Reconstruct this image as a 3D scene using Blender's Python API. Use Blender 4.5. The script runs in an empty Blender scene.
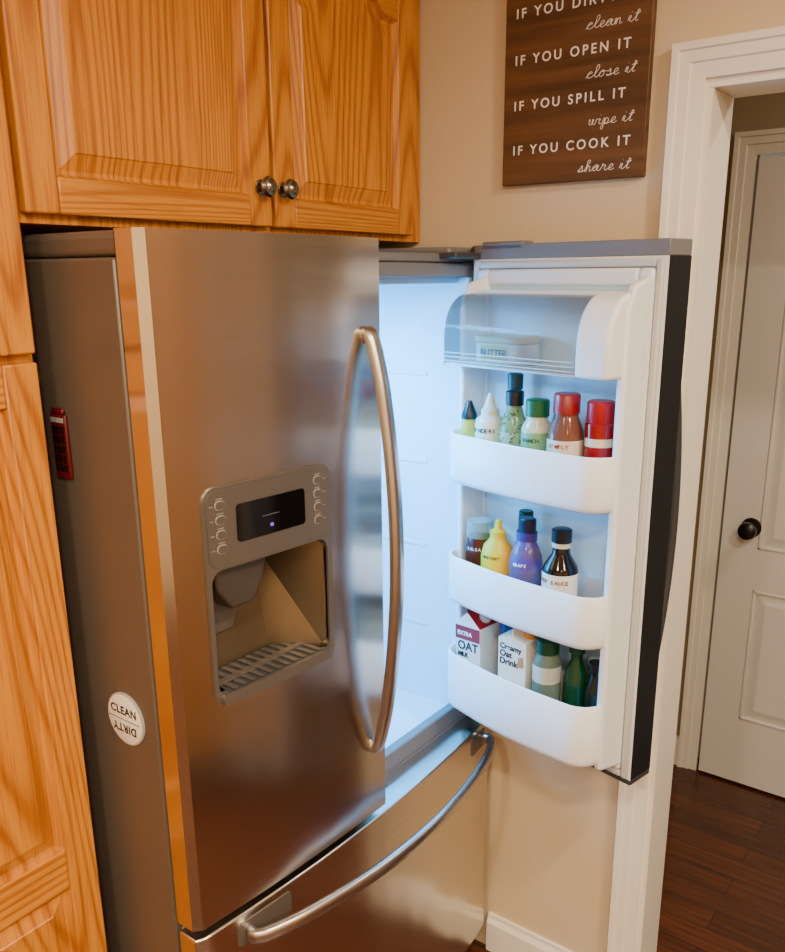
import bpy, bmesh, math, random
from mathutils import Vector, Matrix
random.seed(3)
scene=bpy.context.scene
COL=scene.collection

# ------------------------------------------------------------ materials
def lin(c):
    return tuple(((x/12.92) if x<=.04045 else ((x+.055)/1.055)**2.4) for x in c)
def hexc(h):
    return lin(tuple(int(h[i:i+2],16)/255 for i in (0,2,4)))
def mat(name,col,rough=.5,metal=0,**kw):
    if isinstance(col,str): col=hexc(col)
    m=bpy.data.materials.new(name); m.use_nodes=True
    b=m.node_tree.nodes['Principled BSDF']
    b.inputs['Base Color'].default_value=(*col,1)
    b.inputs['Roughness'].default_value=rough
    b.inputs['Metallic'].default_value=metal
    for k,v in kw.items():
        b.inputs[k.replace('_',' ')].default_value=v
    return m
def nodes(m): return m.node_tree.nodes,m.node_tree.links,m.node_tree.nodes['Principled BSDF']
def vary(m,c1,c2,scale=(1,1,1),nscale=5,detail=4,rough=None,bump=0,lo=.35,hi=.65):
    N,L,b=nodes(m)
    tc=N.new('ShaderNodeTexCoord');mp=N.new('ShaderNodeMapping');mp.inputs['Scale'].default_value=scale
    n=N.new('ShaderNodeTexNoise');n.inputs['Scale'].default_value=nscale;n.inputs['Detail'].default_value=detail
    r=N.new('ShaderNodeValToRGB');r.color_ramp.elements[0].color=(*hexc(c1),1);r.color_ramp.elements[1].color=(*hexc(c2),1)
    r.color_ramp.elements[0].position=lo;r.color_ramp.elements[1].position=hi
    L.new(tc.outputs['Object'],mp.inputs[0]);L.new(mp.outputs[0],n.inputs[0]);L.new(n.outputs[0],r.inputs[0]);L.new(r.outputs[0],b.inputs['Base Color'])
    if bump:
        bp=N.new('ShaderNodeBump');bp.inputs['Strength'].default_value=bump;bp.inputs['Distance'].default_value=.002
        L.new(n.outputs[0],bp.inputs['Height']);L.new(bp.outputs[0],b.inputs['Normal'])
    return m
def oak(name,axis,c1='B3670F',c2='D88D22'):
    m=mat(name,c2,.38);N,L,b=nodes(m)
    b.inputs['Coat Weight'].default_value=.2;b.inputs['Coat Roughness'].default_value=.22
    tc=N.new('ShaderNodeTexCoord')
    s=[1,.25,1];s[axis]=.10
    mp=N.new('ShaderNodeMapping');mp.inputs['Scale'].default_value=s
    n1=N.new('ShaderNodeTexNoise');n1.inputs['Scale'].default_value=4.6;n1.inputs['Detail'].default_value=1.2;n1.inputs['Roughness'].default_value=.35
    mu2=N.new('ShaderNodeMath');mu2.operation='MULTIPLY';mu2.inputs[1].default_value=250
    fr=N.new('ShaderNodeMath');fr.operation='SINE'
    r=N.new('ShaderNodeValToRGB');r.color_ramp.elements[0].position=0;r.color_ramp.elements[1].position=1
    r.color_ramp.elements[0].color=(*hexc(c1),1);r.color_ramp.elements[1].color=(*hexc(c2),1)
    e=r.color_ramp.elements.new(.3);e.color=(*hexc('CC821B'),1)
    mr=N.new('ShaderNodeMapRange');mr.inputs[1].default_value=-1
    s2=[330,60,330];s2[axis]=9
    mp2=N.new('ShaderNodeMapping');mp2.inputs['Scale'].default_value=s2
    n2=N.new('ShaderNodeTexNoise');n2.inputs['Scale'].default_value=1;n2.inputs['Detail'].default_value=3
    r2=N.new('ShaderNodeValToRGB');r2.color_ramp.elements[0].position=.36;r2.color_ramp.elements[1].position=.5
    r2.color_ramp.elements[0].color=(.74,.62,.48,1);r2.color_ramp.elements[1].color=(1,1,1,1)
    mx=N.new('ShaderNodeMix');mx.data_type='RGBA';mx.blend_type='MULTIPLY';mx.inputs[0].default_value=.8
    n3=N.new('ShaderNodeTexNoise');n3.inputs['Scale'].default_value=3;n3.inputs['Detail'].default_value=1
    r3=N.new('ShaderNodeValToRGB');r3.color_ramp.elements[0].position=.3;r3.color_ramp.elements[1].position=.7
    r3.color_ramp.elements[0].color=(.86,.82,.76,1);r3.color_ramp.elements[1].color=(1,1,1,1)
    mx2=N.new('ShaderNodeMix');mx2.data_type='RGBA';mx2.blend_type='MULTIPLY';mx2.inputs[0].default_value=1
    L.new(tc.outputs['Object'],mp.inputs[0]);L.new(mp.outputs[0],n1.inputs[0]);L.new(n1.outputs[0],mu2.inputs[0]);L.new(mu2.outputs[0],fr.inputs[0])
    L.new(fr.outputs[0],mr.inputs[0]);L.new(mr.outputs[0],r.inputs[0])
    L.new(tc.outputs['Object'],mp2.inputs[0]);L.new(mp2.outputs[0],n2.inputs[0]);L.new(n2.outputs[0],r2.inputs[0])
    L.new(mp.outputs[0],n3.inputs[0]);L.new(n3.outputs[0],r3.inputs[0])
    L.new(r.outputs[0],mx.inputs[6]);L.new(r2.outputs[0],mx.inputs[7]);L.new(mx.outputs[2],mx2.inputs[6]);L.new(r3.outputs[0],mx2.inputs[7]);L.new(mx2.outputs[2],b.inputs['Base Color'])
    return m
OAKV=oak('oak_vertical_grain',2);OAKH=oak('oak_horizontal_grain',0)
def steel(name,col,rough,an=.8):
    m=mat(name,col,rough,1.0);N,L,b=nodes(m)
    b.inputs['Anisotropic'].default_value=an
    t=N.new('ShaderNodeTangent');t.direction_type='RADIAL';t.axis='Z'
    L.new(t.outputs[0],b.inputs['Tangent'])
    tc=N.new('ShaderNodeTexCoord');mp=N.new('ShaderNodeMapping');mp.inputs['Scale'].default_value=(1.2,1.2,60)
    n=N.new('ShaderNodeTexNoise');n.inputs['Scale'].default_value=4;n.inputs['Detail'].default_value=3
    r=N.new('ShaderNodeMapRange');r.inputs[3].default_value=rough-.03;r.inputs[4].default_value=rough+.04
    L.new(tc.outputs['Object'],mp.inputs[0]);L.new(mp.outputs[0],n.inputs[0]);L.new(n.outputs[0],r.inputs[0]);L.new(r.outputs[0],b.inputs['Roughness'])
    # very slight waviness of the pressed sheet
    mp3=N.new('ShaderNodeMapping');mp3.inputs['Scale'].default_value=(9,3,.55)
    n3=N.new('ShaderNodeTexNoise');n3.inputs['Scale'].default_value=1;n3.inputs['Detail'].default_value=0
    bp=N.new('ShaderNodeBump');bp.inputs['Strength'].default_value=1;bp.inputs['Distance'].default_value=.006
    L.new(tc.outputs['Object'],mp3.inputs[0]);L.new(mp3.outputs[0],n3.inputs[0]);L.new(n3.outputs[0],bp.inputs['Height']);L.new(bp.outputs[0],b.inputs['Normal'])
    return m
STEEL=steel('brushed_stainless',(.69,.63,.55),.20,.85)
HANDLE=mat('satin_steel_handle',(.55,.52,.48),.30,1.0)
CASE=mat('grey_painted_case','6B6258',.36,.35); vary(CASE,'685F55','6E655B',nscale=300,bump=.05)
CAP=mat('grey_plastic_cap','727070',.4)
DARKCAP=mat('dark_grey_plastic','3A3B3D',.4)
DISPG=mat('dispenser_silver_plastic','746C64',.34,.6)
DISPD=mat('dispenser_dark_plastic','5A5046',.33,.5)
CAVM=mat('dispenser_cavity_metal','85745C',.30,.85)
BLACKG=mat('black_gloss','08080A',.08)
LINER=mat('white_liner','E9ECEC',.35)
LINERI=mat('led_glow_tinted_liner','C0DFEC',.35)  # white liner with the cyan LED glow tinted into its base colour
BINW=mat('white_bin_plastic','F4F5F6',.28)
GASK=mat('gasket_grey','C4C3BF',.6)
EDGE=mat('door_edge_dark','25282C',.3,.3)
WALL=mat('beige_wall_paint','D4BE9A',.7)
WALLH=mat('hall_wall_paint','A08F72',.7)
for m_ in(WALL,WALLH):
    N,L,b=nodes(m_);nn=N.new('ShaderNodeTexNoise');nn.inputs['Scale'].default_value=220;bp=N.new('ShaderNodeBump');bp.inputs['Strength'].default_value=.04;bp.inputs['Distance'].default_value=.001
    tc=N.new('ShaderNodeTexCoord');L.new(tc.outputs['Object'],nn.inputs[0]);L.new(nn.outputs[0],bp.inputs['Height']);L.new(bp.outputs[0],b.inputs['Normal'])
CEIL=mat('ceiling_paint','EFEAE0',.8); vary(CEIL,'ECE7DD','F1ECE2',nscale=60)
TRIM=mat('white_trim_paint','EFE8D8',.35)
DOORW=mat('white_door_paint','E7E2DA',.4)
BLACK=mat('black_metal','0A0A0A',.3)
BRONZE=mat('knob_antique_metal','8B8276',.25,1.0)
DARKGAP=mat('dark_gap','050505',.8)
WHITE=mat('white_paint','F3F1EA',.5)
MARK=mat('button_print_grey','9D978E',.5)
def wood_floor():
    m=mat('dark_wood_floor','5A2A16',.22);N,L,b=nodes(m)
    tc=N.new('ShaderNodeTexCoord');mp=N.new('ShaderNodeMapping');mp.inputs['Rotation'].default_value=(0,0,math.pi/2)
    br=N.new('ShaderNodeTexBrick');br.inputs['Scale'].default_value=1;br.inputs['Brick Width'].default_value=.9;br.inputs['Row Height'].default_value=.083
    br.inputs['Mortar Size'].default_value=.0012;br.inputs['Color1'].default_value=(*hexc('5C3018'),1);br.inputs['Color2'].default_value=(*hexc('462412'),1);br.inputs['Mortar'].default_value=(*hexc('26120A'),1)
    mp2=N.new('ShaderNodeMapping');mp2.inputs['Scale'].default_value=(40,2.5,1)
    n=N.new('ShaderNodeTexNoise');n.inputs['Scale'].default_value=1.6;n.inputs['Detail'].default_value=5
    r=N.new('ShaderNodeValToRGB');r.color_ramp.elements[0].color=(.55,.5,.5,1);r.color_ramp.elements[1].color=(1.25,1.2,1.15,1);r.color_ramp.elements[0].position=.3;r.color_ramp.elements[1].position=.7
    mx=N.new('ShaderNodeMix');mx.data_type='RGBA';mx.blend_type='MULTIPLY';mx.inputs[0].default_value=1
    L.new(tc.outputs['Object'],mp.inputs[0]);L.new(mp.outputs[0],br.inputs[0]);L.new(tc.outputs['Object'],mp2.inputs[0]);L.new(mp2.outputs[0],n.inputs[0]);L.new(n.outputs[0],r.inputs[0])
    L.new(br.outputs[0],mx.inputs[6]);L.new(r.outputs[0],mx.inputs[7]);L.new(mx.outputs[2],b.inputs['Base Color'])
    return m
FLOOR=wood_floor()
SIGNW=mat('stained_sign_wood','4E2F18',.55); vary(SIGNW,'442A13','6C4724',scale=(30,1.5,30),nscale=1.6,detail=6,lo=.3,hi=.7)
def clear(name,col,op,rough=.08):
    m=bpy.data.materials.new(name);m.use_nodes=True;N=m.node_tree.nodes;L=m.node_tree.links
    b=N['Principled BSDF'];b.inputs['Base Color'].default_value=(*hexc(col),1);b.inputs['Roughness'].default_value=rough
    tr=N.new('ShaderNodeBsdfTransparent');mx=N.new('ShaderNodeMixShader')
    fr=N.new('ShaderNodeFresnel');fr.inputs[0].default_value=1.45
    ad=N.new('ShaderNodeMath');ad.operation='ADD';ad.use_clamp=True;ad.inputs[1].default_value=op
    L.new(fr.outputs[0],ad.inputs[0]);L.new(ad.outputs[0],mx.inputs[0]);L.new(tr.outputs[0],mx.inputs[1]);L.new(b.outputs[0],mx.inputs[2]);L.new(mx.outputs[0],N['Material Output'].inputs[0])
    return m
CLEAR=clear('clear_lid_plastic','BFC6C8',.12,.07)
GLASSC=clear('clear_glass','B9CFC9',.3,.05)
def emit(name,col,s):
    m=mat(name,col,.5);b=m.node_tree.nodes['Principled BSDF'];b.inputs['Emission Color'].default_value=(*hexc(col),1);b.inputs['Emission Strength'].default_value=s
    return m

# ------------------------------------------------------------ helpers
def empty(name,loc=(0,0,0),rot=(0,0,0),parent=None):
    o=bpy.data.objects.new(name,None);COL.objects.link(o);o.location=loc;o.rotation_euler=rot;o.empty_display_size=.05
    if parent:o.parent=parent
    return o
def mk(name,verts,faces,mats,parent=None,fm=None,smooth=False,bevel=0,seg=2,angle=35):
    me=bpy.data.meshes.new(name);me.from_pydata([tuple(v) for v in verts],[],faces)
    if not isinstance(mats,(list,tuple)):mats=[mats]
    for m in mats:me.materials.append(m)
    if fm:
        for i,p in enumerate(me.polygons):p.material_index=fm[i]
    bm=bmesh.new();bm.from_mesh(me);bmesh.ops.recalc_face_normals(bm,faces=bm.faces);bm.to_mesh(me);bm.free()
    o=bpy.data.objects.new(name,me);COL.objects.link(o)
    if parent:o.parent=parent
    if bevel:
        md=o.modifiers.new('bevel','BEVEL');md.width=bevel;md.segments=seg;md.limit_method='ANGLE';md.angle_limit=math.radians(angle);md.harden_normals=False
        smooth=True
    if smooth:
        for p in me.polygons:p.use_smooth=True
        try: me.set_sharp_from_angle(angle=math.radians(angle))
        except Exception: pass
    return o
def box(name,x0,x1,y0,y1,z0,z1,m,parent=None,bevel=0,seg=2):
    v=[(x,y,z) for x in(x0,x1) for y in(y0,y1) for z in(z0,z1)]
    f=[(0,1,3,2),(4,6,7,5),(0,4,5,1),(2,3,7,6),(0,2,6,4),(1,5,7,3)]
    return mk(name,v,f,m,parent,bevel=bevel,seg=seg)
def prism(name,poly,a0,a1,m,parent=None,axis=2,bevel=0,seg=2,fm=None,smooth=False,angle=35):
    """poly: 2D points; axis = extrusion axis. axis2:(x,y); axis1:(x,z); axis0:(y,z)"""
    def V(p,a):
        if axis==2:return(p[0],p[1],a)
        if axis==1:return(p[0],a,p[1])
        return(a,p[0],p[1])
    n=len(poly);v=[V(p,a0) for p in poly]+[V(p,a1) for p in poly]
    f=[tuple(range(n)),tuple(range(2*n-1,n-1,-1))]+[(i,(i+1)%n,n+(i+1)%n,n+i) for i in range(n)]
    return mk(name,v,f,m,parent,fm=fm,bevel=bevel,seg=seg,smooth=smooth,angle=angle)
def lathe(name,prof,mats,idx,parent=None,seg=28,loc=(0,0,0),sx=1,sy=1):
    v=[];f=[];fm=[]
    for r,z in prof:
        for i in range(seg):
            a=2*math.pi*i/seg;v.append((r*math.cos(a)*sx,r*math.sin(a)*sy,z))
    for k in range(len(prof)-1):
        for i in range(seg):
            j=(i+1)%seg;f.append((k*seg+i,k*seg+j,(k+1)*seg+j,(k+1)*seg+i));fm.append(idx[k])
    f.append(tuple(range(seg-1,-1,-1)));fm.append(idx[0])
    f.append(tuple(range((len(prof)-1)*seg,len(prof)*seg)));fm.append(idx[-1])
    o=mk(name,v,f,mats,parent,fm=fm,smooth=True,angle=40);o.location=loc
    return o
def text(name,s,size,m,parent,M,ext=.0006,sp=1.0,align='LEFT',bold=0):
    cu=bpy.data.curves.new(name,'FONT');cu.body=s;cu.size=size;cu.extrude=ext;cu.space_character=sp;cu.align_x=align;cu.offset=bold
    cu.materials.append(m);o=bpy.data.objects.new(name,cu);COL.objects.link(o);o.parent=parent;o.matrix_local=M
    return o
def frame(ox,ax,ay):
    ax=Vector(ax).normalized();ay=Vector(ay).normalized();az=ax.cross(ay)
    M=Matrix((ax,ay,az)).transposed().to_4x4();M.translation=Vector(ox);return M
def rr(x0,x1,y0,y1,r,n=6):
    p=[]
    for cx,cy,a in((x1-r,y0+r,-90),(x1-r,y1-r,0),(x0+r,y1-r,90),(x0+r,y0+r,180)):
        for i in range(n+1):
            t=math.radians(a+90*i/n);p.append((cx+r*math.cos(t),cy+r*math.sin(t)))
    return p
def boolcut(o,c):
    md=o.modifiers.new('cut','BOOLEAN');md.operation='DIFFERENCE';md.object=c;md.solver='EXACT'
    dg=bpy.context.evaluated_depsgraph_get();me=bpy.data.meshes.new_from_object(o.evaluated_get(dg));o.modifiers.clear();o.data=me
def smoothpath(pts,n=14):
    P=[Vector(p) for p in pts];P=[2*P[0]-P[1]]+P+[2*P[-1]-P[-2]];out=[]
    for i in range(1,len(P)-2):
        for k in range(n):
            t=k/n;a,b,c,d=P[i-1],P[i],P[i+1],P[i+2]
            out.append(.5*((2*b)+(c-a)*t+(2*a-5*b+4*c-d)*t*t+(3*b-a-3*c+d)*t**3))
    out.append(P[-2]);return out
def sweep(name,pts,wside,ra,rb,m,parent,n=14,seg=16):
    """elliptical bar: ra along fixed side vector wside, rb across"""
    P=smoothpath(pts,n);S=Vector(wside).normalized();v=[];f=[]
    for i,p in enumerate(P):
        T=(P[min(i+1,len(P)-1)]-P[max(i-1,0)]).normalized();Nn=T.cross(S).normalized();S2=Nn.cross(T).normalized()
        for k in range(seg):
            a=2*math.pi*k/seg;ca,sa=math.cos(a),math.sin(a)
            v.append(p+S2*ra*math.copysign(abs(ca)**.8,ca)+Nn*rb*math.copysign(abs(sa)**.8,sa))
    for i in range(len(P)-1):
        for k in range(seg):
            f.append((i*seg+k,i*seg+(k+1)%seg,(i+1)*seg+(k+1)%seg,(i+1)*seg+k))
    f.append(tuple(range(seg)));f.append(tuple(range((len(P)-1)*seg,len(P)*seg)))
    return mk(name,v,f,m,parent,smooth=True,angle=60)

# ------------------------------------------------------------ room shell
XW=.927
box('floor',-3.0,2.2,-3.7,1.2,-.05,0,FLOOR)
box('ceiling',-3.0,2.2,-3.7,1.2,2.5,2.55,CEIL)
wr=empty('wall_right')
box('segment_fridge_side',XW,1.045,-.39,1.0,0,2.5,WALL,wr)
box('segment_above_opening',XW,1.045,-1.25,-.39,2.05,2.5,WALL,wr)
box('segment_far',XW,1.045,-3.6,-1.25,0,2.5,WALL,wr)
box('wall_back',-2.9,2.15,1.0,1.1,0,2.5,WALL)
box('wall_left',-3.0,-2.9,-3.6,1.0,0,2.5,WALL)
box('wall_front',-2.9,2.15,-3.7,-3.6,0,2.5,WALL)
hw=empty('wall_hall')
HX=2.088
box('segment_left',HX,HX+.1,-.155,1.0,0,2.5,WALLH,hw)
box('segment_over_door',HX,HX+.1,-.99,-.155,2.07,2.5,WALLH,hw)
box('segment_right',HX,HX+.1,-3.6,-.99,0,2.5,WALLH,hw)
def casing(name,X,y_in_l,y_in_r,ztop,w,face=-1,z0=0):
    g=empty(name)
    prof=[(0,0),(0,.010),(.42*w,.012),(.46*w,.016),(.76*w,.0165),(.80*w,.021),(w,.022),(w,0)]
    rings=[]
    for o_ in ('a','b','c','d'):
        r_=[]
        for off,t in prof:
            x=X+face*t
            if o_=='a':r_.append((x,y_in_l+off,z0))
            if o_=='b':r_.append((x,y_in_l+off,ztop+off))
            if o_=='c':r_.append((x,y_in_r-off,ztop+off))
            if o_=='d':r_.append((x,y_in_r-off,z0))
        rings.append(r_)
    k=len(prof);v=[q for r_ in rings for q in r_];f=[]
    for j in range(3):
        for q in range(k):f.append((j*k+q,j*k+(q+1)%k,(j+1)*k+(q+1)%k,(j+1)*k+q))
    f+=[tuple(range(k)),tuple(range(3*k,4*k))]
    mk('moulding',v,f,TRIM,g)
    return g
g=casing('trim_1',XW,-.392,-1.235,2.045,.059)
box('jamb_left',XW-.001,1.046,-.405,-.3895,0,2.0295,TRIM,g)
box('jamb_right',XW-.001,1.046,-1.2505,-1.235,0,2.0295,TRIM,g)
box('jamb_head',XW-.001,1.046,-1.2505,-.3895,2.03,2.0505,TRIM,g)
casing('trim_2',1.045,-.392,-1.235,2.045,.059,face=1)
casing('trim_3',HX,-.175,-.955,2.055,.065)
def baseboard(name,X,y0,y1,h=.11,s=-1):
    t=.014
    pr=[(X,0),(X+s*t,0),(X+s*t,h*.78),(X+s*t*.55,h*.9),(X+s*t*.5,h),(X,h)]
    n=len(pr);v=[(p[0],y0,p[1]) for p in pr]+[(p[0],y1,p[1]) for p in pr]
    f=[tuple(range(n)),tuple(range(2*n-1,n-1,-1))]+[(i,(i+1)%n,n+(i+1)%n,n+i) for i in range(n)]
    return mk(name,v,f,TRIM)
baseboard('baseboard_right',XW,-.332,.0)
baseboard('baseboard_right_far',XW,-1.38,-1.295)
baseboard('baseboard_hall',HX,-.108,1.0)
baseboard('baseboard_hall_far',HX,-3.6,-1.03)

# hall door (panelled)
hd=empty('door_1')
dx=HX-.004
box('slab_core',dx,dx+.03,-.945,-.185,.01,2.045,DOORW,hd)
def dpanel(n,ya,yb,za,zb):
    for k,(a,b,c,d) in enumerate(((ya,ya+.012,za,zb),(yb-.012,yb,za,zb),(ya,yb,za,za+.012),(ya,yb,zb-.012,zb))):
        box('%s_mould_%d'%(n,k),dx-.012,dx+.001,a,b,c,d,DOORW,hd,bevel=.004)
    v=[]
    for off,x in((.012,dx-.001),(.045,dx-.010)):
        v+=[(x,ya+off,za+off),(x,yb-off,za+off),(x,yb-off,zb-off),(x,ya+off,zb-off)]
    f=[(0,1,5,4),(1,2,6,5),(2,3,7,6),(3,0,4,7),(4,5,6,7)]
    mk(n+'_field',v,f,DOORW,hd)
yl=[(-.54,-.30),(-.83,-.59)]
for i,(a,b) in enumerate(yl):
    dpanel('upper_%d'%i,a,b,.86,1.92)
    dpanel('lower_%d'%i,a,b,.25,.72)
for nm,a,b,c,d in(('stile_l',-.30,-.185,.01,2.045),('stile_m',-.59,-.54,.01,2.045),('stile_r',-.945,-.83,.01,2.045)):
    box(nm,dx-.010,dx,a,b,c,d,DOORW,hd)
for nm,c,d in(('rail_bottom',.01,.25),('rail_lock',.72,.86),('rail_top',1.92,2.045)):
    box(nm,dx-.0098,dx,-.94,-.19,c,d,DOORW,hd)
kn=lathe('knob',[(.032,0),(.032,.005),(.012,.008),(.011,.03),(.022,.036),(.029,.048),(.027,.060),(.015,.067),(.002,.068)],[BLACK],[0]*8,hd,loc=(dx-.010,-.275,.930));kn.rotation_euler=(0,-math.pi/2,0)

# ------------------------------------------------------------ cabinets
def outline(x0,x1,z0,z1,h):
    p=[(x0,z0),(x1,z0)]
    n=36
    for i in range(n+1):
        t=1-i/n
        s=min(max((t-.12)/.76,0),1);b=(.5-.5*math.cos(2*math.pi*s))**.7 if h else 0
        p.append((x0+(x1-x0)*t,z1+h*b))
    return p
def cab_door(par,nm,x0,x1,z0,z1,panels,yf=.203,st=.052,arch=0):
    box(nm+'_stile_left',x0,x0+st,yf,yf+.019,z0,z1,OAKV,par,bevel=.003)
    box(nm+'_stile_right',x1-st,x1,yf,yf+.019,z0,z1,OAKV,par,bevel=.003)
    zs=[z0]+[v for p in panels for v in p]+[z1]
    k=len(panels)
    for i in range(k+1):
        a,b=zs[2*i],zs[2*i+1]
        if i==k and arch:
            pts=outline(x0+st,x1-st,0,a,arch)[2:]
            poly=[(x0+st,b),(x1-st,b)]+pts
            prism(nm+'_top_rail',poly,yf+.0003,yf+.018,OAKH,par,axis=1)
        else:
            box(nm+'_rail_%d'%i,x0+st,x1-st,yf+.0003,yf+.0187,a,b,OAKH,par,bevel=.0025)
    for i,(a,b) in enumerate(panels):
        h=arch if i==k-1 else 0
        loops=[]
        xa,xb=x0+st,x1-st
        for off,y in((0,yf+.002),(.004,yf+.011),(.010,yf+.012),(.032,yf+.004),(.034,yf+.002),(.04,yf+.002)):
            loops.append([(px,y,pz) for px,pz in outline(xa+off,xb-off,a+off,b-off,h)])
        n=len(loops[0]);v=[q for l in loops for q in l];f=[]
        for j in range(len(loops)-1):
            for q in range(n):
                f.append((j*n+q,j*n+(q+1)%n,(j+1)*n+(q+1)%n,(j+1)*n+q))
        f.append(tuple(range((len(loops)-1)*n,len(loops)*n)))
        mk(nm+'_panel_%d'%i,v,f,OAKV,par)
pc=empty('pantry_cabinet')
box('carcass',-.68,-.0276,.223,.995,.1,2.42,OAKV,pc,bevel=.001)
box('toe_kick',-.66,-.04,.29,.9,0,.1,DARKGAP,pc)
cab_door(pc,'lower_door',-.655,-.033,.12,1.600,[(.19,.757),(.83,1.54)])
cab_door(pc,'upper_door',-.655,-.033,1.612,2.40,[(1.67,2.25)],arch=.07)
uc=empty('wall_cabinet')
box('carcass',-.0272,.9255,.223,.995,1.787,2.42,OAKV,uc,bevel=.001)
cab_door(uc,'left_door',-.022,.446,1.800,2.40,[(1.850,2.205)],arch=.09)
cab_door(uc,'right_door',.455,.874,1.800,2.40,[(1.850,2.205)],arch=.09)
for i,x in enumerate((.419,.474)):
    k=lathe('knob_%d'%i,[(.013,0),(.013,.003),(.006,.006),(.006,.014),(.016,.018),(.0175,.022),(.014,.027),(.009,.028),(.007,.030),(.001,.031)],[BRONZE],[0]*9,uc,loc=(x,.203,1.864));k.rotation_euler=(math.pi/2,0,0)
tc_=empty('added_reflection_cupboard')  # unseen oak cupboard, added to give the steel door golden reflections
box('carcass',.345,.926,-2.45,-1.40,.1,2.35,OAKV,tc_,bevel=.002)
box('toe_kick',.40,.92,-2.44,-1.41,0,.1,DARKGAP,tc_)
for i,(a,b) in enumerate(((-1.91,-1.42),(-2.43,-1.935))):
    box('door_%d'%i,.326,.3445,a,b,.13,2.32,OAKV,tc_,bevel=.003)
    box('door_field_%d'%i,.320,.3258,a+.07,b-.07,.22,2.22,OAKV,tc_,bevel=.003)

# ------------------------------------------------------------ refrigerator
fr=empty('refrigerator')
W=.908
def bow(x):return -.03*(1-((x-.454)/.454)**2)
CF=.053;CB=.74
box('case_left_side',0,.03,CF,CB,.03,1.74,CASE,fr,bevel=.004)
box('case_right_side',W-.03,W,CF,CB,.03,1.74,CASE,fr,bevel=.004)
box('case_top',.002,W-.002,CF+.002,CB,1.712,1.739,CASE,fr)
box('case_back',.002,W-.002,CB-.03,CB-.001,.03,1.739,CASE,fr)
box('top_cover_left',.002,.07,.035,.60,1.741,1.774,CASE,fr,bevel=.010,seg=4)
box('top_cover_front',.07,.80,.058,.14,1.741,1.758,CAP,fr,bevel=.003)
box('top_cover_right',.80,.907,.06,.60,1.741,1.772,CAP,fr,bevel=.006)
box('hinge_cover_left',.001,.03,.02,.052,1.745,1.7755,DARKCAP,fr,bevel=.003)
box('hinge_plate_right',.76,.905,.018,.062,1.748,1.760,DARKCAP,fr,bevel=.003)
lathe('hinge_pin_right',[(.016,0),(.016,.014),(.012,.018)],[DARKCAP],[0,0],fr,loc=(.872,.035,1.756))
box('header',.03,W-.03,CF,CF+.03,1.712,1.74,CAP,fr,bevel=.003)
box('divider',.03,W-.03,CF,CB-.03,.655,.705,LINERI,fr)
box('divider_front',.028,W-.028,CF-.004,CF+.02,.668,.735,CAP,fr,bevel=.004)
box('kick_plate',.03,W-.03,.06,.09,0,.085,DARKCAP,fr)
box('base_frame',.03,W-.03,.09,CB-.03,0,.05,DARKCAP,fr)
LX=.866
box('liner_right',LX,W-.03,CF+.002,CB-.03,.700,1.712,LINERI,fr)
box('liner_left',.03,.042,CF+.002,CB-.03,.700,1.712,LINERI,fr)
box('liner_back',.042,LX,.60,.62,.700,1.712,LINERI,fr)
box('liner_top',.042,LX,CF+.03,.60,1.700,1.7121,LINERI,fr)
for i in range(4):
    z=.90+i*.2
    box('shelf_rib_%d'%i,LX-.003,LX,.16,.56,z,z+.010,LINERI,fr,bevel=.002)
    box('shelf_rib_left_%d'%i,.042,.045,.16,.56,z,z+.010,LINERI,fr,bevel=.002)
box('lamp_cover',.30,.62,.20,.36,1.690,1.7005,emit('fridge_lamp_lens','7FC8FF',3),fr,bevel=.004)
pts=[]
for i in range(41):
    x=.452*i/40
    y=bow(x)
    if x<.012:
        t=x/.012;y=bow(.012)+.012*(1-math.sqrt(max(0,1-(1-t)**2)))
    pts.append((x,y))
poly=pts+[(.452,.040),(.445,.046),(.0,.046)]
ld=prism('left_door',poly,.711,1.775,[STEEL],fr,angle=25,smooth=True)
cutter=prism('cutter',rr(.070,.303,1.098,1.300,.02),-.2,.2,STEEL,axis=1)
boolcut(ld,cutter)
for i,(a,b,c,d) in enumerate(((.012,.030,.72,1.765),(.422,.44,.72,1.765),(.030,.422,.72,.738),(.030,.422,1.747,1.765))):
    box('left_door_gasket_%d'%i,a,b,.0465,.0528,c,d,GASK,fr)
box('mullion_flap',.405,.462,.047,.072,.74,1.70,CAP,fr,bevel=.004)
def cplate(nm,x0,x1,z0,z1,r,d,m,back=.004,nx=40,par=fr):
    xs=sorted(set([x0+(x1-x0)*i/nx for i in range(nx+1)]+[x0+r*(1-math.cos(math.pi/2*k/8)) for k in range(9)]+[x1-r*(1-math.cos(math.pi/2*k/8)) for k in range(9)]))
    v=[];f=[]
    for x in xs:
        e=min(x-x0,x1-x);cz=0
        if e<r: cz=r-math.sqrt(max(0,r*r-(r-e)**2))
        cz=min(cz,(z1-z0)/2-.00005)
        for y in(bow(x)-d,bow(x)+back):
            v.append((x,y,z0+cz));v.append((x,y,z1-cz))
    n=len(xs)
    for i in range(n-1):
        a=4*i;b=a+4
        f+=[(a,b,b+1,a+1),(a+2,a+3,b+3,b+2),(a,a+2,b+2,b),(a+1,b+1,b+3,a+3)]
    f+=[(0,1,3,2),(4*n-4,4*n-2,4*n-1,4*n-3)]
    return mk(nm,v,f,m,par,smooth=True,angle=30)
bz=cplate('dispenser_bezel',.063,.314,1.083,1.425,.024,.004,DISPG)
boolcut(bz,cutter)
for p in bz.data.polygons:p.use_smooth=False
bpy.data.objects.remove(cutter)
cplate('dispenser_panel',.067,.310,1.304,1.420,.020,.0055,DISPG)
cplate('dispenser_display',.118,.252,1.336,1.394,.006,.0075,BLACKG)
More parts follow.
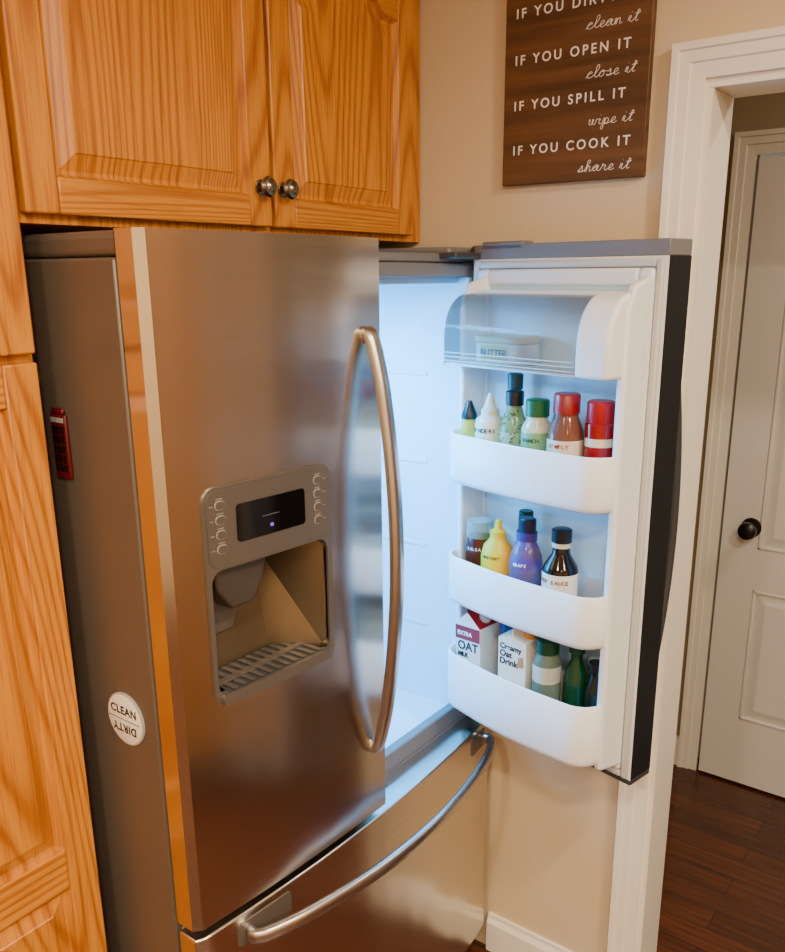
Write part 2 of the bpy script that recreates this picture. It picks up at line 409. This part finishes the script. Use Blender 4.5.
for k,(x,z) in enumerate([(.090,1.398),(.090,1.376),(.090,1.354),(.090,1.332),(.282,1.401),(.282,1.379),(.282,1.357),(.282,1.335)]):
    cplate('button_%d'%k,x-.0075,x+.0075,z-.0058,z+.0058,.0055,.0075,DISPG,nx=6)
    cplate('button_ring_%d'%k,x-.0088,x+.0088,z-.0071,z+.0071,.0068,.0062,MARK,nx=6)
    cplate('button_mark_%d'%k,x-.006,x+.006,z+.0092,z+.0102,.0004,.0059,MARK,nx=3)
    cplate('button_mark2_%d'%k,x+(-.018 if k<4 else .012),x+(-.012 if k<4 else .018),z-.0006,z+.0006,.0004,.0059,MARK,nx=3)
GLOW=emit('display_icons','6B3FD0',.7)
cplate('display_icon_0',.179,.186,1.347,1.353,.003,.0078,GLOW,nx=5)
cplate('display_icon_bar',.165,.198,1.366,1.3668,.0003,.0078,emit('display_text','4F5F7A',.25),nx=3)
cx0,cx1,cz0,cz1=.070,.303,1.098,1.300
CBK=.105
v=[(cx0,-.005,cz0),(cx1,-.02,cz0),(cx1,-.02,cz1),(cx0,-.005,cz1),
   (cx0+.02,CBK-.045,cz0),(cx1-.055,CBK-.045,cz0),(cx1-.055,CBK,cz1),(cx0+.02,CBK,cz1)]
mk('dispenser_cavity',v,[(0,1,5,4),(1,2,6,5),(2,3,7,6),(3,0,4,7),(4,5,6,7)],[CAVM,DISPD],fr,fm=[0,0,1,1,0])
v=[];
for (x0,x1,y0,y1,z) in((.085,.195,.000,.075,1.3),(.092,.188,.002,.065,1.262),(.125,.170,.010,.045,1.220)):
    v+=[(x0,y0,z),(x1,y0,z),(x1,y1,z),(x0,y1,z)]
f=[(0,1,5,4),(1,2,6,5),(2,3,7,6),(3,0,4,7),(4,5,9,8),(5,6,10,9),(6,7,11,10),(7,4,8,11),(8,9,10,11)]
mk('ice_chute',v,f,DISPD,fr,bevel=.004)
v=[(.12,.05,1.25),(.18,.05,1.25),(.175,.066,1.16),(.125,.066,1.16),(.12,.056,1.25),(.18,.056,1.25),(.175,.072,1.16),(.125,.072,1.16)]
mk('paddle',v,[(0,1,2,3),(7,6,5,4),(0,4,5,1),(1,5,6,2),(2,6,7,3),(3,7,4,0)],DISPG,fr,bevel=.002)
cplate('drip_tray',.072,.301,1.086,1.104,.008,.012,DISPG)
v=[(.085,-.018,1.1045),(.285,-.030,1.1045),(.27,.055,1.1045),(.095,.055,1.1045)]
mk('tray_recess',v,[(0,1,2,3)],DARKCAP,fr)
for k in range(11):
    t=.095+.018*k
    mk('tray_slat_%d'%k,[(t,-.018-.0009*k,1.106),(t+.009,-.018-.0009*k,1.106),(t+.009,.055,1.106),(t,.055,1.106)],[(0,1,2,3)],DISPG,fr)
box('tray_bar',.09,.285,.010,.022,1.1045,1.1075,DISPG,fr)
def hpath(z0,z1,ymid,yend,n=13):
    out=[]
    for i in range(n):
        t=i/(n-1);s=1-(2*t-1)**2
        out.append((yend+(ymid-yend)*s,z0+(z1-z0)*t))
    return out
hp=hpath(1.618,.862,-.089,-.046)
P_=[(.416,-.020,1.608),(.416,-.038,1.624)]+[(.416+.001*(1-abs(2*i/12-1)),y,z) for i,(y,z) in enumerate(hp)][1:-1]+[(.418,-.038,.856),(.418,-.020,.872)]
sweep('left_door_handle',P_,(1,0,0),.0145,.0100,HANDLE,fr,n=6)
pts=[(W*i/60,bow(W*i/60)) for i in range(61)]
pts[0]=(0,.006);pts[-1]=(W,.006)
prism('freezer_drawer',pts+[(W,.046),(0,.046)],.09,.694,STEEL,fr,bevel=.003,angle=30)
box('freezer_gasket',.012,W-.012,.0465,.0528,.1,.69,GASK,fr)
cplate('handle_recess_left',.075,.19,.634,.678,.006,.0015,DISPG)
cplate('handle_recess_right',.80,.87,.634,.678,.006,.0015,DISPG)
P_=[(.098,-.010,.655),(.100,-.036,.655)]
for i in range(1,12):
    t=i/12;s=1-(2*t-1)**2;P_.append((.100+(.855-.100)*t,-.042-.062*s,.655))
P_+=[(.855,-.034,.655),(.859,-.006,.655)]
sweep('freezer_handle',P_,(0,0,1),.0135,.0095,HANDLE,fr,n=6)

# right door (open)
TH=math.radians(78);w=Vector((-math.cos(TH),-math.sin(TH),0));n=Vector((-math.sin(TH),math.cos(TH),0))
E=Vector((.8296,-.4131,0));H=E-w*.445+Vector((.003,0,0))
DL=.455
rd=empty('right_door',loc=H,rot=(0,0,math.atan2(n.y,n.x)),parent=fr)
def DW(V,u,z):return H+n*V+w*u+Vector((0,0,z))
ZB,ZT=.729,1.775
outer=[(.03*(1-u/.455)**2,u) for u in[DL*i/30 for i in range(31)]]
outer[0]=(.036,0)
VI=.070
poly=outer+[(VI,DL),(VI,0)]
fm=[0,0]+[0]*30+[1,2,0]
prism('outer_shell',poly,ZB+.012,ZT-.028,[STEEL,EDGE,LINER],rd,fm=fm,smooth=True,angle=25)
prism('top_cap',poly,ZT-.0279,ZT,CAP,rd,bevel=.002,angle=40)
prism('bottom_cap',poly,ZB,ZB+.0119,DARKCAP,rd,bevel=.002,angle=40)
box('hinge_cover',.035,.07,.02,.13,ZT-.012,ZT+.006,CAP,rd,bevel=.004)
def ring(nm,par,a0,a1,b0,b1,t,V0,V1,m,bev=.002):
    box(nm+'_a',V0,V1,a0,a0+t,b0,b1,m,par,bevel=bev);box(nm+'_b',V0,V1,a1-t,a1,b0,b1,m,par,bevel=bev)
    box(nm+'_c',V0,V1,a0+t,a1-t,b0,b0+t,m,par,bevel=bev);box(nm+'_d',V0,V1,a0+t,a1-t,b1-t,b1,m,par,bevel=bev)
ring('gasket',rd,.008,.450,ZB+.016,ZT-.032,.014,VI,VI+.010,GASK,.004)
ring('liner_rim',rd,.023,.435,ZB+.032,ZT-.048,.03,VI,VI+.014,LINER,.006)
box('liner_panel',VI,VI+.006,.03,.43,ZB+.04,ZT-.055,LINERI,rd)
for nm,a,b in(('dike_hinge',.036,.050),('dike_free',.416,.4345)):
    prof=[(VI,ZB+.04),(VI+.075,ZB+.055),(VI+.078,ZB+.09),(VI+.078,ZT-.12),(VI+.06,ZT-.075),(VI,ZT-.056)]
    prism(nm,prof,a,b,LINER,rd,axis=1,bevel=.006,seg=3)
def tray(nm,z0,z1,V1=.195,u0=.029,u1=.430,V0=.085,rc=.055):
    def loop(o):
        p=[];r=max(rc-o,.01)
        p.append((V0,u0+o))
        for i in range(9):
            t=math.pi/2*i/8;p.append((V1-o-r+r*math.sin(t),u0+o+r-r*math.cos(t)))
        for i in range(1,8):
            t=i/8;uu=u0+o+r+(u1-u0-2*o-2*r)*t
            p.append((V1-o+.010*math.sin(math.pi*t),uu))
        for i in range(9):
            t=math.pi/2*i/8;p.append((V1-o-r+r*math.cos(t),u1-o-r+r*math.sin(t)))
        p.append((V0,u1-o));return p
    L=[(loop(.012),z0),(loop(.003),z0+.006),(loop(0),z0+.016),(loop(0),z1-.003),(loop(.002),z1),(loop(.005),z1),(loop(.007),z1-.003),(loop(.007),z0+.010)]
    v=[(p[0],p[1],z) for l,z in L for p in l];k=len(L[0][0]);f=[]
    for j in range(len(L)-1):
        for q in range(k):
            f.append((j*k+q,j*k+(q+1)%k,(j+1)*k+(q+1)%k,(j+1)*k+q))
    f.append(tuple(range(k)));f.append(tuple(range((len(L)-1)*k,len(L)*k)))
    return mk(nm,v,f,BINW,rd,smooth=True,angle=40)
B1=(1.303,1.408);B2=(1.040,1.147);B3=(.792,.925)
tray('door_bin_top',*B1);tray('door_bin_middle',*B2);tray('door_bin_bottom',*B3)
def dprof(V1,z0,z1,off=0):
    p=[(VI+.005,z0+off),(V1-off,z0+off)]
    cz=z0+.055
    for i in range(13):
        t=math.pi/2*i/12;r1=V1-off-(VI+.045);p.append((VI+.045+r1*math.cos(t)**.8,cz+(z1-off-cz)*math.sin(t)))
    p.append((VI+.005,z1-off));return p
DZ=1.543
prism('dairy_end_free',dprof(.194,DZ,1.688),.360,.430,BINW,rd,axis=1,bevel=.008,seg=3)
prism('dairy_end_hinge',dprof(.186,DZ,1.680),.032,.035,CLEAR,rd,axis=1)
box('dairy_shelf',VI+.005,.186,.036,.360,DZ,DZ+.006,BINW,rd,bevel=.002)
pf=dprof(.189,DZ+.003,1.682)[1:-1]
vv=[];ff=[]
for u in(.032,.360):
    for p in pf:vv.append((p[0],u,p[1]))
k=len(pf)
for i in range(k-1):ff.append((i,i+1,k+i+1,k+i))
lid=mk('dairy_lid',vv,ff,CLEAR,rd,smooth=True,angle=60)
for i in range(3):
    box('lid_groove_%d'%i,.1892,.1900,.036,.356,DZ+.009+.008*i,DZ+.0108+.008*i,GASK,rd)
box('dairy_top_back',VI,VI+.045,.036,.360,1.680,1.688,BINW,rd)
sweep('right_door_handle',[(.012,.415,1.62),(-.010,.415,1.634)]+[(-.012-.060*(1-(2*i/10-1)**2),.415,1.628-.771*i/10) for i in range(1,10)]+[(-.010,.415,.851),(.012,.415,.865)],(0,1,0),.0135,.0095,DARKCAP,rd,n=6)

# ------------------------------------------------------------ items in the door
def M(n_,c,r=.35,**k):return mat(n_,c,r,0,**k)
DA=math.atan2(n.y,n.x)
def item(nm,V,u,z0,prof,mats,idx,sx=1,sy=1,rot=0):
    p=DW(V,u,z0);o=lathe(nm,prof,mats,idx,loc=p,sx=sx,sy=sy);o.rotation_euler=(0,0,DA+rot);return o
def label_text(o,s,size,r,z,m,a0=14):
    k=len(s);adv=size*.68/r
    for i,ch in enumerate(s):
        if ch==' ':continue
        a=math.radians(a0)+(i-(k-1)/2)*adv
        rad=Vector((math.cos(a),math.sin(a),0));tan=Vector((-math.sin(a),math.cos(a),0))
        Mx=frame(rad*(r+.0005)-tan*size*.3+Vector((0,0,z)),tan,(0,0,1))
        text('glyph_%s_%d'%(ch,i),ch,size,m,o,Mx,ext=.0002,bold=size*.02)
z1=B1[0]+.0105;z2=B2[0]+.0105;z3=B3[0]+.0105
INK=M('ink_dark','15181C');LAB=M('label_cream','E6DFC8',.5)
CB_=M('cap_black','0C0C0E')
item('dressing_bottle',.152,.073,z1,[(.019,0),(.022,.004),(.022,.05),(.022,.095),(.013,.117),(.013,.121),(.0165,.122),(.0155,.132),(.008,.150),(.005,.158)],[M('mayo_yellow','C4B840'),CB_],[0,0,0,0,0,1,1,1,1])
o=item('squeeze_bottle_white',.150,.128,z1,[(.027,0),(.030,.004),(.030,.118),(.027,.128),(.018,.135),(.018,.146),(.013,.150),(.004,.178)],[M('white_squeeze','D9D6BE')],[0]*7)
label_text(o,'KINDERS',.0115,.030,.103,INK)
item('glass_bottle_tall',.111,.158,z1,[(.015,0),(.018,.004),(.018,.14),(.012,.165),(.012,.185),(.0155,.186),(.0155,.215),(.012,.217)],[M('bottle_bluegreen','2F6570',.08),M('cap_green_dark','143E3E')],[0,0,0,0,1,1,1])
o=item('salad_dressing_bottle',.147,.189,z1,[(.025,0),(.028,.004),(.028,.03),(.028,.110),(.024,.128),(.014,.155),(.014,.160),(.0175,.161),(.0175,.187),(.015,.189)],[M('dressing_green','748A58',.1),M('label_green','8FA888'),CB_],[0,0,1,0,0,0,2,2,2])
for q in range(40):
    a=random.uniform(-1.2,1.5);zz=random.uniform(.09,.152);rad=.0283 if zz<.11 else (.0283-(zz-.110)*.22 if zz<.128 else .0243-(zz-.128)*.37)
    sp=lathe('herb_fleck_%d'%q,[(.0017,0),(.0017,.0008)],[M('herb_%d'%q,'2E4A1E') if q==0 else bpy.data.materials['herb_0']],[0],o,seg=6,loc=(rad*math.cos(a),rad*math.sin(a),zz));sp.rotation_euler=(0,math.pi/2,a)
o=item('ranch_bottle',.148,.247,z1,[(.027,0),(.030,.004),(.030,.035),(.030,.118),(.027,.130),(.020,.140),(.020,.146),(.0225,.147),(.0225,.176),(.020,.178)],[M('ranch_white','C9C8A8',.2),M('label_ranch','6F9A68'),M('cap_green','0E5A2C')],[0,0,1,0,0,0,2,2,2])
label_text(o,'RANCH',.010,.030,.100,M('ink_green','123F26'))
o=item('sauce_bottle_red_cap',.144,.312,z1,[(.030,0),(.034,.004),(.034,.04),(.034,.112),(.032,.128),(.023,.152),(.022,.158),(.0245,.159),(.0245,.192),(.022,.195)],[M('sauce_brown','6E4335',.08),M('label_white_red','D8CAB2'),M('cap_red','9A060C')],[0,0,1,0,0,0,2,2,2])
label_text(o,'SIMPLY',.010,.034,.098,M('ink_red','9A2018'))
o=item('ketchup_bottle',.125,.374,z1,[(.025,0),(.027,.004),(.027,.07),(.027,.105),(.027,.120),(.027,.145),(.025,.147),(.0255,.148),(.0255,.183),(.022,.186)],[M('ketchup_red','8E060C',.15),M('label_ketchup','DCCBA6'),M('cap_red2','A00810')],[0,0,0,1,0,0,2,2,2])
# middle bin
o=item('salsa_jar',.128,.086,z2,[(.029,0),(.032,.004),(.032,.09),(.032,.115),(.027,.132),(.028,.133),(.028,.165),(.026,.168)],[M('salsa_red','5A1209',.1),M('label_salsa','8E2A18'),GLASSC],[0,0,0,0,2,2,2])
label_text(o,'SALSA',.009,.032,.108,LAB,a0=20)
o=item('mustard_bottle',.148,.156,z2,[(.032,0),(.035,.005),(.037,.05),(.037,.110),(.031,.132),(.019,.146),(.0175,.152),(.0175,.163),(.009,.168),(.006,.186),(.004,.187)],[M('mustard_yellow','EFB800')],[0]*10,sx=.85)
label_text(o,'MUSTARD',.0085,.0325,.110,INK)
item('dark_bottle',.110,.196,z2,[(.013,0),(.015,.004),(.015,.13),(.012,.16),(.012,.180),(.015,.181),(.015,.205),(.013,.207)],[M('bottle_olive','182412',.12),M('cap_dkgreen','0E2416')],[0,0,0,0,1,1,1])
o=item('jelly_squeeze_bottle',.146,.230,z2,[(.032,0),(.035,.005),(.036,.04),(.036,.108),(.033,.130),(.025,.150),(.020,.160),(.0225,.161),(.0225,.178),(.019,.180),(.019,.203),(.016,.206)],[M('jelly_purple','5E4A74',.15),M('label_purple','4B3688'),M('cap_violet','3A2878'),M('cap_navy','0D0F28')],[0,0,0,1,0,1,2,2,3,3,3],sx=.85)
label_text(o,'GRAPE',.009,.031,.112,WHITE)
o=item('soy_sauce_bottle',.146,.316,z2,[(.032,0),(.035,.004),(.035,.05),(.035,.118),(.032,.130),(.018,.152),(.016,.166),(.0185,.167),(.0185,.176),(.0195,.177),(.0195,.200),(.017,.202)],[M('soy_dark','100603',.08),M('label_soy','DDD5C2'),M('cap_wht_band','C9BEA8'),CB_],[0,0,1,0,0,0,2,2,3,3,3])
label_text(o,'SOY SAUCE',.0105,.035,.100,M('ink_red2','8A2014'))
# bottom bin
def carton(nm,V,u,z0,wd,h,mats,tilt=0,yaw=0,capc=None,hbf=.8):
    g=empty(nm,loc=DW(V,u,z0),rot=(tilt,0,DA+yaw))
    a=wd/2;hb=h*hbf
    v=[(-a,-a,0),(a,-a,0),(a,a,0),(-a,a,0),(-a,-a,hb),(a,-a,hb),(a,a,hb),(-a,a,hb),(-a,-.0015,h*.93),(a,-.0015,h*.93),(a,.0015,h*.93),(-a,.0015,h*.93),(-a,-.0015,h),(a,-.0015,h),(a,.0015,h),(-a,.0015,h)]
    f=[(0,1,2,3),(0,4,5,1),(1,5,6,2),(2,6,7,3),(3,7,4,0),(4,8,9,5),(6,10,11,7),(5,9,10,6),(7,11,8,4),(8,12,13,9),(9,13,14,10),(10,14,15,11),(11,15,12,8),(12,15,14,13)]
    fm=[0,0,0,0,0,1,1,0,0,1,1,1,1,1]
    mk('body',v,f,mats,g,fm=fm,bevel=.0012)
    if capc:
        c=lathe('cap',[(.013,0),(.013,.010),(.011,.012)],[capc],[0,0],g,loc=(0,a*.55,hb+(h*.93-hb)*.42))
        c.rotation_euler=(-(math.pi/2-math.atan2(a,h*.93-hb)),0,0)
    return g
OATR=M('carton_red','9A0A14',.4);OATW=M('carton_white','E6E0D2',.45)
g=carton('oat_milk_carton',.136,.099,z3+.002,.068,.232,[OATW,OATR],tilt=.035,yaw=math.radians(4),capc=M('carton_cap','C9C5BC'))
for (s,sz,zz,mm) in(('OAT',.027,.130,INK),('MILK',.013,.114,INK)):
    text('text_'+s,s,sz,mm,g,frame((.0346,-.028,zz),(0,1,0),(0,0,1)),ext=.0002,bold=.0008)
mk('red_band',[(.0346,-.034,.153),(.0346,.034,.153),(.0346,.034,.184),(.0346,-.034,.184)],[(0,1,2,3)],OATR,g)
text('text_extra','EXTRA',.013,WHITE,g,frame((.0349,-.028,.163),(0,1,0),(0,0,1)),ext=.0002,bold=.0004)
item('blue_cap_jar',.113,.161,z3,[(.018,0),(.020,.004),(.020,.16),(.017,.175),(.019,.176),(.019,.205),(.016,.208)],[M('jar_dark','2A1810',.12),M('cap_blue','0F2C66')],[0,0,0,0,1,1])
g=carton('oat_drink_carton',.142,.223,z3,.068,.222,[M('carton_cream','EAE5D6',.45),bpy.data.materials['carton_cream']],yaw=math.radians(6),capc=M('cap_orange','D98A1E'),hbf=.9)
for (s,sz,zz,mm) in(('Creamy',.0165,.177,INK),('Oat',.019,.160,INK),('Drink',.019,.143,INK)):
    text('text_'+s.replace(' ','_'),s,sz,mm,g,frame((.0345,-.030,zz),(0,1,0),(0,0,1)),ext=.0002,bold=.0006)
mk('oat_illustration',[(.0346,.014,.144),(.0346,.030,.147),(.0346,.028,.170),(.0346,.016,.166)],[(0,1,2,3)],M('oat_tan','B98A48'),g)
item('green_jar',.146,.294,z3,[(.027,0),(.029,.004),(.029,.13),(.029,.165),(.025,.180),(.021,.188),(.0235,.189),(.0235,.216),(.02,.218)],[M('jar_greyg','5E7060',.1),M('label_white2','B9BCA8'),M('cap_green2','0C3A20')],[0,0,1,0,0,2,2,2])
item('green_bottle',.116,.344,z3,[(.021,0),(.024,.004),(.024,.155),(.012,.180),(.012,.195),(.016,.196),(.016,.225),(.013,.227)],[M('bottle_dkgreen','0A3A1E',.08),M('label_gold','7C8A3A'),bpy.data.materials['cap_green2']],[0,0,0,0,2,2,2])
item('olive_bottle',.116,.390,z3,[(.019,0),(.020,.004),(.020,.13),(.011,.155),(.011,.17),(.014,.171),(.014,.19)],[M('bottle_black','141C12',.08),CB_],[0,0,0,0,1,1])
g=empty('butter_tub',loc=DW(.128,.150,DZ+.0065),rot=(0,0,DA))
prism('tub_body',rr(-.038,.038,-.060,.060,.022),0,.040,M('butter_white','EDEDE4',.35),g,bevel=.004)
prism('tub_lid',rr(-.040,.040,-.062,.062,.023),.0405,.054,M('butter_lid','D9CF9A',.3),g,bevel=.004)
mk('tub_label',[(.0385,-.036,.008),(.0385,.036,.008),(.0385,.036,.036),(.0385,-.036,.036)],[(0,1,2,3)],M('butter_yellow','E6CE62'),g)
text('text_butter','BUTTER',.019,M('ink_blue','061F66'),g,frame((.0389,-.036,.016),(0,1,0),(0,0,1)),ext=.0002,bold=.0006)

# ------------------------------------------------------------ wall sign
sg=empty('wall_sign')
box('board',XW-.018,XW-.001,-.293,.005,1.891,2.345,SIGNW,sg,bevel=.002)
SM=M('sign_letter_white','F4EFE6',.6)
for i,s in enumerate(('IF YOU DIRTY IT','IF YOU OPEN IT','IF YOU SPILL IT','IF YOU COOK IT')):
    t=text('line_%d'%i,s,.0240,SM,sg,frame((XW-.0186,-.018,2.192-.0815*i),(0,-1,0),(0,0,1)),ext=.0004,sp=1.42,bold=.0003)
CUR={'a':[(0,0),(.3,.6),(.65,.92),(.3,.9),(.1,.4),(.3,.02),(.6,.35),(.74,.9),(.7,.3),(.85,.02),(1.1,.15)],
'c':[(0,.05),(.3,.7),(.62,.85),(.45,1),(.15,.6),(.2,.1),(.5,0),(.85,.25)],
'l':[(0,.05),(.35,.9),(.5,1.9),(.34,2.0),(.22,1.2),(.24,.25),(.42,0),(.7,.2)],
'e':[(0,.1),(.4,.45),(.58,.85),(.38,1),(.18,.6),(.25,.12),(.5,0),(.85,.25)],
'n':[(0,.2),(.14,.95),(.2,.02),(.32,.65),(.55,.95),(.64,.5),(.72,.05),(.98,.2)],
'o':[(0,.1),(.25,.75),(.5,.95),(.15,.65),(.18,.12),(.48,.03),(.68,.5),(.52,.93),(.7,.8),(.95,.8)],
's':[(0,.1),(.3,.7),(.42,1.05),(.52,.6),(.58,.25),(.38,0),(.12,.1),(.5,.03),(.85,.2)],
'i':[(0,.15),(.2,.92),(.22,.2),(.38,0),(.62,.2)],
't':[(0,.15),(.3,1.0),(.4,1.75),(.3,.6),(.36,.05),(.65,.15)],
'w':[(0,.7),(.1,.92),(.14,.2),(.34,0),(.5,.35),(.54,.92),(.6,.2),(.8,0),(.95,.4),(.98,.92),(1.2,.8)],
'p':[(0,.15),(.22,.95),(.12,-.9),(.2,.3),(.48,.95),(.74,.6),(.55,.05),(.3,.08),(.65,-.02),(1.0,.2)],
'h':[(0,.1),(.35,1.2),(.46,1.9),(.3,1.95),(.2,.9),(.2,0),(.34,.62),(.58,.92),(.7,.5),(.74,.05),(1.0,.2)],
'r':[(0,.1),(.2,.9),(.22,1.12),(.34,.86),(.58,.86),(.56,.3),(.72,0),(.95,.2)]}
def cursive(nm,s,y_end,z,xh=.0100,kx=1.55):
    cu=bpy.data.curves.new(nm,'CURVE');cu.dimensions='3D';cu.bevel_depth=.0006;cu.bevel_resolution=2;cu.resolution_u=6;cu.materials.append(SM)
    strokes=[];x=0;cur=[]
    for ch in s:
        if ch==' ':
            strokes.append(cur);cur=[];x+=1.1;continue
        L=CUR[ch]
        for q in (L if not cur else L[1:]):cur.append((x+q[0]*kx,q[1]))
        if ch=='i':strokes.append([(x+.30,1.5),(x+.34,1.55)])
        if ch=='t':strokes.append([(x+.02,1.2),(x+1.0,1.3)])
        x+=L[-1][0]*kx
    strokes.append(cur);tot=x
    for st in strokes:
        if len(st)<2:continue
        sp=cu.splines.new('BEZIER');sp.bezier_points.add(len(st)-1)
        for bp,q in zip(sp.bezier_points,st):
            bp.co=(0,-((q[0]-tot)+.3*q[1])*xh,q[1]*xh);bp.handle_left_type=bp.handle_right_type='AUTO'
    o=bpy.data.objects.new(nm,cu);COL.objects.link(o);o.parent=sg;o.location=(XW-.0188,y_end,z)
for i,(s,z) in enumerate((('clean it',2.152),('close it',2.0695),('wipe it',1.988),('share it',1.9065))):
    cursive('script_%d'%i,s,-.266,z)

# ------------------------------------------------------------ magnets on the case side
mg=empty('telephone_booth_magnet')
RED=M('booth_red','5E0A08',.35)
DK=M('booth_glass','1A100E',.3)
box('base',-.006,-.0003,.196,.234,1.425,1.522,RED,mg,bevel=.002)
box('crown',-.0065,-.0003,.200,.230,1.522,1.531,RED,mg,bevel=.003)
box('sign_band',-.0075,-.006,.200,.230,1.510,1.517,MARK,mg)
for i in range(5):
    for j in range(3):
        box('pane_%d_%d'%(i,j),-.0072,-.006,.2005+.0105*j,.2085+.0105*j,1.436+.0142*i,1.4475+.0142*i,DK,mg)
cm=empty('round_dishwasher_magnet')
def disc(nm,r,x0,x1,m):
    o=lathe(nm,[(r,0),(r,x1-x0),(r-.002,x1-x0+.001)],[m],[0,0],cm,seg=48,loc=(-x0,.126,1.052));o.rotation_euler=(0,-math.pi/2,0);return o
disc('rim',.044,.0003,.0035,M('magnet_rim','B9B4AA',.4))
disc('face',.0415,.0037,.0047,M('magnet_face','F2EFE6',.4))
box('divider',-.0062,-.0056,.088,.164,1.0515,1.0525,INK,cm)
text('text_clean','CLEAN',.019,INK,cm,frame((-.0058,.126,1.061),(0,-1,0),(0,0,1)),ext=.0002,align='CENTER',bold=.0006,sp=1.1)
text('text_dirty','DIRTY',.019,INK,cm,frame((-.0058,.126,1.043),(0,1,0),(0,0,-1)),ext=.0002,align='CENTER',bold=.0006,sp=1.1)

# ------------------------------------------------------------ lights
def area(nm,loc,size,e,col,rot=(0,0,0),parent=None,shape='DISK'):
    l=bpy.data.lights.new(nm,'AREA');l.shape=shape;l.size=size;l.energy=e;l.color=col
    o=bpy.data.objects.new(nm,l);COL.objects.link(o);o.location=loc;o.rotation_euler=rot
    if parent:o.parent=parent
    return o
LENS=emit('downlight_lens','FFE7BF',6)
for i,(x,y) in enumerate([(-.9,-1.1),(.2,-1.5),(-1.9,-.6),(-.9,-2.6),(.2,-2.8),(-2.1,-2.4)]):
    g=empty('recessed_downlight' if i==0 else 'recessed_downlight.%03d'%i,loc=(x,y,2.5))
    lathe('trim_ring',[(.095,-.006),(.095,-.001),(.075,-.001),(.075,-.004)],[CEIL],[0,0,0],g)
    lathe('lens',[(.074,-.0025),(.074,-.0015)],[LENS],[0],g)
    area('lamp',(0,0,-.012),.15,35,(1,.85,.64),parent=g)
g=empty('recessed_downlight.006',loc=(1.55,-1.2,2.5))
lathe('trim_ring',[(.095,-.006),(.095,-.001),(.075,-.001),(.075,-.004)],[CEIL],[0,0,0],g)
area('lamp',(0,0,-.012),.15,11,(1,.88,.74),parent=g)
area('fridge_led',(.46,.28,1.685),.26,27,(.03,.42,.95),parent=fr,shape='SQUARE')
area('fridge_led_back',(.40,.585,1.35),.3,6,(.10,.52,1.0),rot=(-math.pi/2,0,0),parent=fr,shape='SQUARE')
wd=bpy.data.worlds.new('world');scene.world=wd;wd.use_nodes=True
wd.node_tree.nodes['Background'].inputs[0].default_value=(1,.88,.74,1);wd.node_tree.nodes['Background'].inputs[1].default_value=.2

# ------------------------------------------------------------ camera
cam=bpy.data.cameras.new('camera');co=bpy.data.objects.new('camera',cam);COL.objects.link(co);scene.camera=co
a,b,r=[math.radians(q) for q in(36.1317,15.6644,-.2236)]
d=Vector((math.cos(a)*math.cos(b),math.sin(a)*math.cos(b),-math.sin(b)));rt=Vector((math.sin(a),-math.cos(a),0));up=rt.cross(d)
R=math.cos(r)*rt+math.sin(r)*up;U=-math.sin(r)*rt+math.cos(r)*up
Mc=Matrix((R,U,-d)).transposed().to_4x4();Mc.translation=Vector((-.7039,-.9327,1.7145));co.matrix_world=Mc
cam.sensor_fit='HORIZONTAL';cam.sensor_width=36;cam.lens=850.56/785*36
cam.shift_x=(392.5-408.55)/785;cam.shift_y=(514.8-476)/785
cam.clip_start=.02
